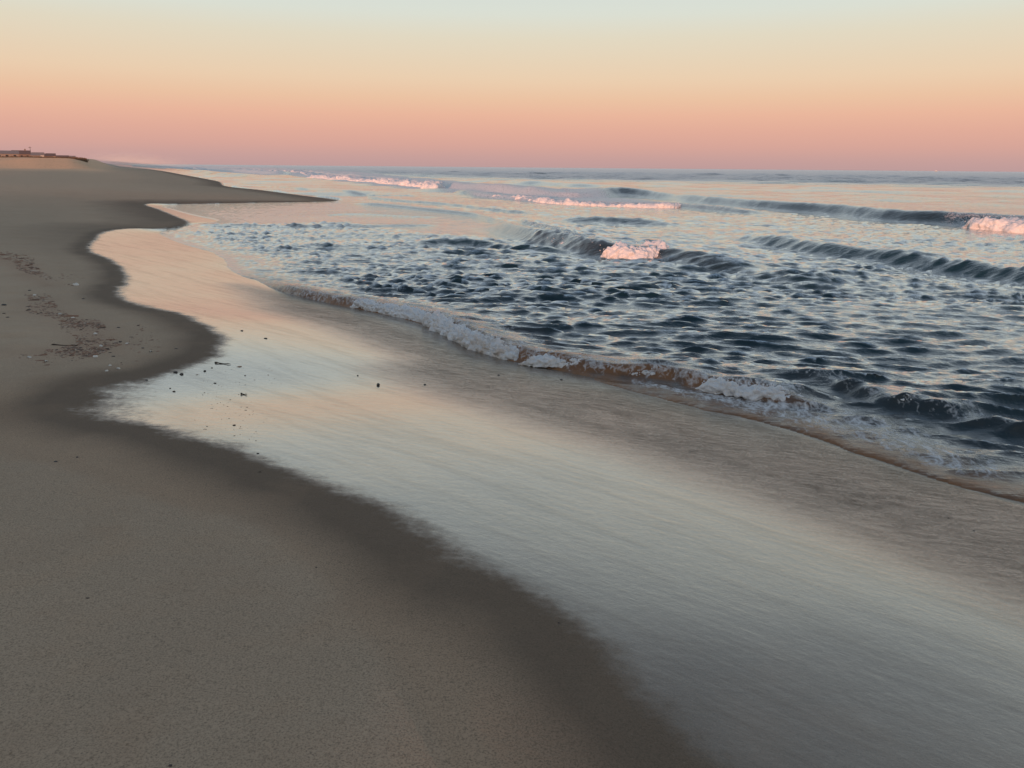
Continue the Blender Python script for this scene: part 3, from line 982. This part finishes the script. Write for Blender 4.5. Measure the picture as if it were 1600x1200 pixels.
PEBBLES = [  # px, py, width, depth, height (m), material, label
    (274, 582, .055, .035, .026, m_stone, 'black pebble on the wet sand, left of a close pair'),
    (284, 585, .05, .035, .028, m_stone, 'black pebble on the wet sand, right of a close pair'),
    (320, 580, .032, .028, .022, m_stone, 'small black pebble to the right of the close pair of pebbles'),
    (591, 602, .040, .035, .045, m_stone, 'upright black pebble in the middle of the wet sand with a runnel behind it'),
    (559, 587, .025, .025, .018, m_stone, 'tiny dark pebble above and left of the upright black pebble'),
    (664, 601, .035, .03, .020, m_stone, 'dark pebble on the wet sand right of the upright black pebble'),
    (779, 586, .035, .03, .020, m_stone, 'dark pebble on the wet sand just below the foam roll'),
    (877, 593, .045, .03, .020, m_stone, 'dark pebble on the wet sand below the brown wave face'),
    (87, 722, .032, .022, .012, m_stone, 'flat black pebble on the damp sand at the left'),
    (121, 715, .022, .016, .012, m_stone, 'round black pebble on the damp sand at the left'),
    (378, 517, .05, .035, .020, m_stone, 'dark pebble in the peach reflection right of the sand point'),
    (415, 529, .06, .035, .020, m_stone, 'flat dark pebble in the peach reflection farther from the sand point'),
    (229, 594, .030, .025, .016, m_stone, 'dark pebble left of and below the close pair of pebbles'),
    (272, 612, .035, .025, .018, m_stone_b, 'brown pebble on the wet sand below the close pair of pebbles'),
    (266, 607, .022, .02, .012, m_stone_b, 'tiny brown pebble just above the brown pebble on wet sand'),
    (336, 599, .035, .02, .014, m_stone_b, 'small flat brown pebble on the wet sand near the middle cusp'),
    (331, 575, .025, .02, .012, m_stone_b, 'tiny brown pebble beside the small black pebble'),
    (366, 665, .030, .025, .012, m_stone_b, 'largest brown fragment of the speckled patch on the wet sand'),
    (383, 587, .022, .02, .012, m_stone_b, 'tiny dark speck far right of the close pebble pair'),
    (403, 709, .022, .018, .010, m_stone, 'tiny dark pebble near the lower edge of the wet sand'),
    (406, 738, .024, .014, .010, m_stone_b, 'brown pebble at the lower edge of the wet sand'),
    (873, 974, .009, .008, .008, m_stone, 'tiny black grain on the near wet sand'),
    (494, 887, .011, .008, .007, m_stone, 'tiny black fleck on the damp sand in the foreground'),
    (139, 384, .06, .05, .03, m_stone, 'black pebble at the tip of the farther wet bay'),
    (6, 477, .10, .06, .04, m_stone, 'black stone near the left edge on the dry sand'),
    (6, 490, .06, .04, .02, m_stone_b, 'small brown stone below the black stone at the left edge'),
    (12, 496, .06, .04, .02, m_stone_b, 'brown stone lowest of three at the left edge'),
    (46, 454, .06, .04, .025, m_stone, 'dark stone above the upper drift patch'),
    (130, 467, .06, .045, .025, m_stone, 'dark stone alone on the sand left of the wet bay'),
    (185, 512, .05, .035, .02, m_stone, 'dark stone on the sand right of the drift patch'),
    (216, 509, .045, .03, .02, m_stone_b, 'small brown stone near the end of the sand point'),
    (177, 557, .050, .025, .015, m_stone, 'flat dark stone at the lower right end of the drift patch'),
    (172, 551, .045, .022, .012, m_stone, 'thin dark stone just above the flat dark stone'),
    (223, 544, .050, .025, .014, m_stone, 'dark stone on the sand point below its crest'),
    (275, 545, .055, .02, .012, m_stone, 'thin dark stone close to the tip of the sand point'),
    (205, 527, .07, .02, .012, m_stone_b, 'brown sliver lying near the middle of the sand point'),
    (188, 534, .05, .03, .02, m_stone, 'dark stone at the right rim of the drift patch'),
    (1482, 809, .022, .012, .008, m_stone_b, 'small brown fragment on the wet sand at the lower right'),
    (1522, 829, .02, .010, .007, m_stone, 'small dark fragment on the wet sand at the lower right'),
    (137, 935, .020, .010, .006, m_stone_b, 'small brown fragment on the near dry sand'),
    (266, 1197, .016, .012, .008, m_stone, 'black fragment at the bottom edge on the near sand'),
]
for k, (px, py, w_, d_, h_, mt, lb) in enumerate(PEBBLES):
    P = on_sand(px, py)
    obj('pebble', pebble_mesh('pebble', k * 3 + 1, (w_ * .62, d_ * .62, h_ * .55), mt), lb, 'pebble', None, 'pebbles scattered on the sand', loc=P, rot=(0, 0, random.uniform(-.3, .3)))

SHELLS = [
    (119, 445.5, .14, 'large white shell on the sand left of the wet bay'),
    (54, 461.5, .07, 'white shell at the top of the upper drift patch'),
    (94, 491, .06, 'white shell at the right of the upper drift patch'),
    (114, 497, .06, 'white shell between the upper and the lower drift patch'),
    (149, 522, .06, 'white shell in the upper part of the lower drift patch'),
    (158, 541, .05, 'white shell in the middle of the lower drift patch'),
    (199, 537.5, .055, 'white shell right of the lower drift patch'),
    (149, 558, .07, 'white shell at the lower right of the drift patch'),
    (46, 559, .055, 'white shell at the lower left of the drift patch'),
    (72, 565, .05, 'white shell at the lower rim of the drift patch'),
    (185, 576.5, .05, 'white shell alone on the damp sand below the drift patch'),
    (167, 580, .045, 'small white shell lowest on the damp sand below the drift patch'),
    (172, 571.5, .04, 'tiny white shell just above the shells on the damp sand'),
    (236, 550, .05, 'white shell on the sand point by its tip'),
]
for k, (px, py, s_, lb) in enumerate(SHELLS):
    P = on_sand(px, py)
    obj('shell', shell_mesh('shell', k, s_ * .58, m_shell), lb, 'shell', None, 'white shells on the sand', loc=P + np.array([0, 0, .002]), rot=(random.uniform(-.2, .2), random.uniform(-.2, .2), random.uniform(0, 6)))


def stick(px0, px1, rad, label):
    a, b = on_sand(*px0), on_sand(*px1)
    n, m = 14, 8
    d = (b - a) / np.linalg.norm(b - a)
    s_ = np.cross(d, [0, 0, 1]); s_ /= np.linalg.norm(s_)
    u_ = np.cross(s_, d)
    V = []
    L = np.linalg.norm(b - a)
    for i in range(n):
        q = i / (n - 1)
        c_ = (b - a) * (q - .5) + s_ * .03 * L * math.sin(q * 5) + u_ * (rad * .7 + .4 * rad * math.sin(q * 9))
        rr_ = rad * (1 - .6 * q) * (1 + .2 * math.sin(q * 17)) * min(1, q * 12 + .2)
        for j in range(m):
            w = 2 * math.pi * j / m
            V.append(c_ + rr_ * (math.cos(w) * s_ + math.sin(w) * u_))
    Q = []
    for i in range(n - 1):
        for j in range(m):
            Q.append((i * m + j, i * m + (j + 1) % m, (i + 1) * m + (j + 1) % m, (i + 1) * m + j))
    V += [(b - a) * -.5 + u_ * rad * .7, (b - a) * .5 + u_ * rad]
    T = [(len(V) - 2, (j + 1) % m, j) for j in range(m)] + [(len(V) - 1, (n - 1) * m + j, (n - 1) * m + (j + 1) % m) for j in range(m)]
    obj('driftwood_stick', new_mesh('driftwood_stick', np.array(V), Q, T, mat=m_wood), label, 'stick', None, 'sticks washed up on the sand', loc=(a + b) / 2)


stick((80, 539), (121, 541), .006, 'long thin dark stick in the lower drift patch')
stick((376, 616), (386, 617.5), .006, 'short dark stick on the wet sand')
stick((335, 567), (360, 570), .006, 'thin twig on the wet sand beyond the pebbles')

# drift patches: countless shell fragments and bits of weed
m_drift, t, p = material('drift_fragments')
ca = attr(t, 'tone')
c = mixc(t, mrange(t, ca, 0, .6), (0.07, 0.045, 0.032), (0.24, 0.13, 0.08))
c = mixc(t, mrange(t, ca, .8, .97), c, (0.40, 0.31, 0.24))
t.links.new(c, p.inputs['Base Color'])
p.inputs['Roughness'].default_value = 0.75


def drift(px_poly, n, size, label, seed):
    g = np.random.default_rng(seed)
    P = np.array(px_poly, float)
    lo, hi = P.min(0), P.max(0)
    iv, it = ico()
    V, T, C = [], [], []
    tries = 0
    while len(V) < n and tries < n * 30:
        tries += 1
        q = lo + g.random(2) * (hi - lo)
        if not inside(np.array([q[0]]), np.array([q[1]]), P)[0]: continue
        w = on_sand(q[0], q[1])
        dn = float(fbm(np.array([w[0] * 2.2]), np.array([w[1] * 2.2]), octv=3, seed=seed)[0])
        if dn + g.normal(0, .22) < 0.05: continue
        s_ = size * .6 * math.exp(g.normal(0, .5))
        a = g.random() * 6.28
        sc_ = iv * np.array([s_ * g.uniform(.6, 1.6), s_ * g.uniform(.3, .8), s_ * g.uniform(.12, .4)])
        ro = np.column_stack([sc_[:, 0] * math.cos(a) - sc_[:, 1] * math.sin(a), sc_[:, 0] * math.sin(a) + sc_[:, 1] * math.cos(a), sc_[:, 2]])
        V.append(ro + w)
        T.append(it + 12 * (len(V) - 1))
        C.append(np.full(12, g.random()))
    if V:
        obj('drift_fragments', new_mesh('drift_fragments', np.vstack(V), None, np.vstack(T), attrs={'tone': np.concatenate(C)}, mat=m_drift, smooth=False), label, 'drift', 'stuff')


drift([(92, 500), (150, 498), (168, 512), (160, 520), (180, 528), (192, 536), (170, 548), (140, 560), (70, 572), (30, 566), (30, 550), (90, 545), (120, 535), (115, 525), (95, 515)], 1300, .017, 'brown drift of shell fragments on the sand point', 1)
drift([(38, 460), (80, 458), (84, 470), (95, 485), (115, 496), (150, 505), (120, 510), (80, 496), (40, 488), (45, 475)], 480, .020, 'brown drift of fragments above the sand point', 2)
drift([(0, 392), (30, 396), (55, 404), (50, 414), (85, 436), (70, 437), (30, 422), (20, 410), (0, 402)], 420, .030, 'farthest brown drift of fragments at the left', 3)
drift([(220, 505), (240, 520), (260, 550), (200, 570), (150, 572), (190, 540)], 90, .013, 'loose fragments right of the large drift', 4)
drift([(300, 610), (380, 615), (420, 650), (400, 690), (310, 670), (250, 640)], 90, .006, 'dark specks scattered on the glistening wet sand', 5)
drift([(320, 570), (420, 572), (440, 600), (340, 605), (290, 590)], 50, .006, 'dark specks on the wet sand beyond the pebbles', 6)
drift([(90, 425), (140, 428), (130, 450), (85, 445)], 60, .018, 'few fragments round the large white shell', 7)

# spray hanging over the far surf
m_spray = bpy.data.materials.new('spray')
m_spray.use_nodes = True
t = m_spray.node_tree
t.nodes.remove(t.nodes['Principled BSDF'])
pv = node(t, 'ShaderNodeVolumePrincipled')
pv.inputs['Color'].default_value = (1.0, 0.97, 0.95, 1)
pv.inputs['Anisotropy'].default_value = -0.35
tg = node(t, 'ShaderNodeTexGradient', gradient_type='QUADRATIC_SPHERE')
tco = t.nodes.new('ShaderNodeTexCoord')
tmap = t.nodes.new('ShaderNodeMapping')
tmap.inputs['Location'].default_value = (-1, -1, -1)
tmap.inputs['Scale'].default_value = (2, 2, 2)
t.links.new(tco.outputs['Generated'], tmap.inputs[0])
t.links.new(tmap.outputs[0], tg.inputs[0])
t.links.new(mth(t, 'MULTIPLY', tg.outputs['Fac'], 0.0065), pv.inputs['Density'])
t.links.new(pv.outputs[0], t.nodes['Material Output'].inputs['Volume'])
for q, (px, dist, a_, b_, h_) in enumerate([(190, 420, 230, 22, 5.0), (235, 300, 130, 16, 3.4)]):
    C_ = heading(px) * dist
    V = IV2 * np.array([a_, b_, h_])
    V[:, 2] += h_ * .6
    obj('sea_spray', new_mesh('sea_spray', V, None, IT2, mat=m_spray), ['pale spray hanging over the farthest surf at the left', 'thin spray over the surf right of the far dune'][q], 'spray', 'stuff', loc=(C_[0], C_[1], 0), rot=(0, 0, math.atan2(FAR_DIR[1], FAR_DIR[0])))

# ------------------------------------------------------------------ beach grass on the far dunes
m_grass = flat_mat('dune_grass', (0.14, 0.09, 0.055), .9, .3, 2)
g = np.random.default_rng(5)
V, T = [], []
for i in range(5200):
    q = -50 + g.random() * 185
    dr = heading(q)
    P = dr * (212 + 260 * g.random() ** 1.6)
    if fbm(np.array([P[0] / 14]), np.array([P[1] / 14]), octv=3, seed=71)[0] < -.05: continue
    z_ = sand_z(P)
    if z_ < 2.0: continue
    for b_ in range(3):
        a = g.random() * 6.28
        h_ = g.uniform(.25, .7)
        w_ = g.uniform(.08, .2)
        c_ = np.array([P[0], P[1], z_ - .05]) + np.array([g.normal(0, .3), g.normal(0, .3), 0])
        V += [c_ + np.array([math.cos(a) * w_, math.sin(a) * w_, 0]), c_ - np.array([math.cos(a) * w_, math.sin(a) * w_, 0]), c_ + np.array([g.normal(0, .15), g.normal(0, .15), h_])]
        T.append((len(V) - 3, len(V) - 2, len(V) - 1))
obj('dune_grass', new_mesh('dune_grass', np.array(V), None, T, mat=m_grass, smooth=False), 'dark dry grass along the crest of the far dunes', 'grass', 'stuff')

# ------------------------------------------------------------------ houses, pole and boat far away
def box(lo, hi):
    (a, b, c), (d, e, f) = lo, hi
    V = np.array([(a, b, c), (d, b, c), (d, e, c), (a, e, c), (a, b, f), (d, b, f), (d, e, f), (a, e, f)], float)
    Q = np.array([(0, 3, 2, 1), (4, 5, 6, 7), (0, 1, 5, 4), (1, 2, 6, 5), (2, 3, 7, 6), (3, 0, 4, 7)])
    return V, Q


m_wall = [flat_mat('shingle_grey', (0.30, 0.25, 0.22), .8, .15, 3), flat_mat('shingle_brown', (0.22, 0.16, 0.135), .8, .15, 3), flat_mat('clapboard_white', (0.62, 0.57, 0.53), .7, .08, 3)]  # wall tones lightened, painting in the haze of distance
m_roof = [flat_mat('roof_dark', (0.15, 0.10, 0.09), .85, .2, 2), flat_mat('roof_grey', (0.26, 0.20, 0.185), .85, .2, 2)]  # roof tones lightened likewise, with haze put into the colour
m_glass = flat_mat('window_glass', (0.03, 0.035, 0.04), .1, .1, 2)


def bx_obj(name, lo, hi, mat, parent):
    V, Q = box(lo, hi)
    return obj(name, new_mesh(name, V, Q, mat=mat, smooth=False), parent=parent)


def house(px, dist, w, d, hw, hr, wm, rm, label, sink=.4, turn=0.0, chimney=False):
    dr = heading(px)
    P = dr * dist
    e = obj('beach_house', None, label, 'house', None, 'houses on the far dunes', loc=(P[0], P[1], sand_z(P) - sink), rot=(0, 0, -math.atan2(dr[0], dr[1]) + turn))
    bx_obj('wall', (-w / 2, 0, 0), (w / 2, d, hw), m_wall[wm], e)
    o = .35
    V = np.array([(-w / 2 - o, -o, hw), (w / 2 + o, -o, hw), (w / 2 + o, d + o, hw), (-w / 2 - o, d + o, hw), (-w / 2 - o, d / 2, hw + hr), (w / 2 + o, d / 2, hw + hr)])
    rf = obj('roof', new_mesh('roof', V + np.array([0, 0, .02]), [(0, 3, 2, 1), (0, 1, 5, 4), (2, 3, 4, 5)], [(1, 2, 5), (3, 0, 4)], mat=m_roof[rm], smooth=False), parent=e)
    if chimney:
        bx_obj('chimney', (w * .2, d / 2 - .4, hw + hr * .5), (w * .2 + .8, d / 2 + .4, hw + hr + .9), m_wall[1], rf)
    n = max(2, int(w / 3))
    for i in range(n):
        xx = -w / 2 + (i + .5) * w / n
        bx_obj('window', (xx - .5, -.06, hw * .45), (xx + .5, .03, hw * .8), m_glass, e)


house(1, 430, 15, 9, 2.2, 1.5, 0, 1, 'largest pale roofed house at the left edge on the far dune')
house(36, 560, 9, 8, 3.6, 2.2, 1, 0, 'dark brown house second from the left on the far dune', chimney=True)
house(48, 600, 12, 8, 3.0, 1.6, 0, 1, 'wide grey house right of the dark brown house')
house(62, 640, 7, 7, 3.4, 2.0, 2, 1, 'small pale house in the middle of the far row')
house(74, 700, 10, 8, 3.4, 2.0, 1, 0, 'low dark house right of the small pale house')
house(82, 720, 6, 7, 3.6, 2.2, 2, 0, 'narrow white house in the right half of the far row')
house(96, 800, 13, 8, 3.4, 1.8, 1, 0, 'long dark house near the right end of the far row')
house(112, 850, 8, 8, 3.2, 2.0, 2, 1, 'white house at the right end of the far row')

dr = heading(51)
P = dr * 620
e = obj('utility_pole', None, 'thin tall pole rising among the far houses', 'pole', loc=(P[0], P[1], sand_z(P) - .3))
bx_obj('post', (-.09, -.09, 0), (.09, .09, 8.5), m_wood, e)
bx_obj('crossarm', (-1.0, -.15, 7.9), (1.0, -.095, 8.1), m_wood, e)

m_hull = flat_mat('boat_white', (0.78, 0.76, 0.74), .4, .05, 1)
dr = heading(1462)
P = dr * 3200
e = obj('boat', None, 'tiny white boat on the horizon at the right', 'boat', loc=(P[0], P[1], -.4), rot=(0, 0, .3))
n = 15
V = []
for i in range(n):
    q = i / (n - 1) * 2 - 1
    bw = 2.0 * (1 - max(0, q) ** 2.2) * (1 - .15 * max(0, -q))
    sh = 1.9 + .7 * max(0, q) ** 2
    for a_, c_ in ((-bw, sh), (-bw * .8, .5), (0, 0), (bw * .8, .5), (bw, sh)):
        V.append((q * 7, a_, c_))
Q = grid_quads(n, 5)
T = [(i * 5, i * 5 + 4, (i + 1) * 5 + 4) for i in range(n - 1)] + [(i * 5, (i + 1) * 5 + 4, (i + 1) * 5) for i in range(n - 1)] + [(0, 1, 2), (0, 2, 4), (2, 3, 4)]
obj('hull', new_mesh('hull', np.array(V), Q, T, mat=m_hull), parent=e)
bx_obj('cabin', (-2.5, -1.3, 1.9), (1.8, 1.3, 4.0), m_hull, e)
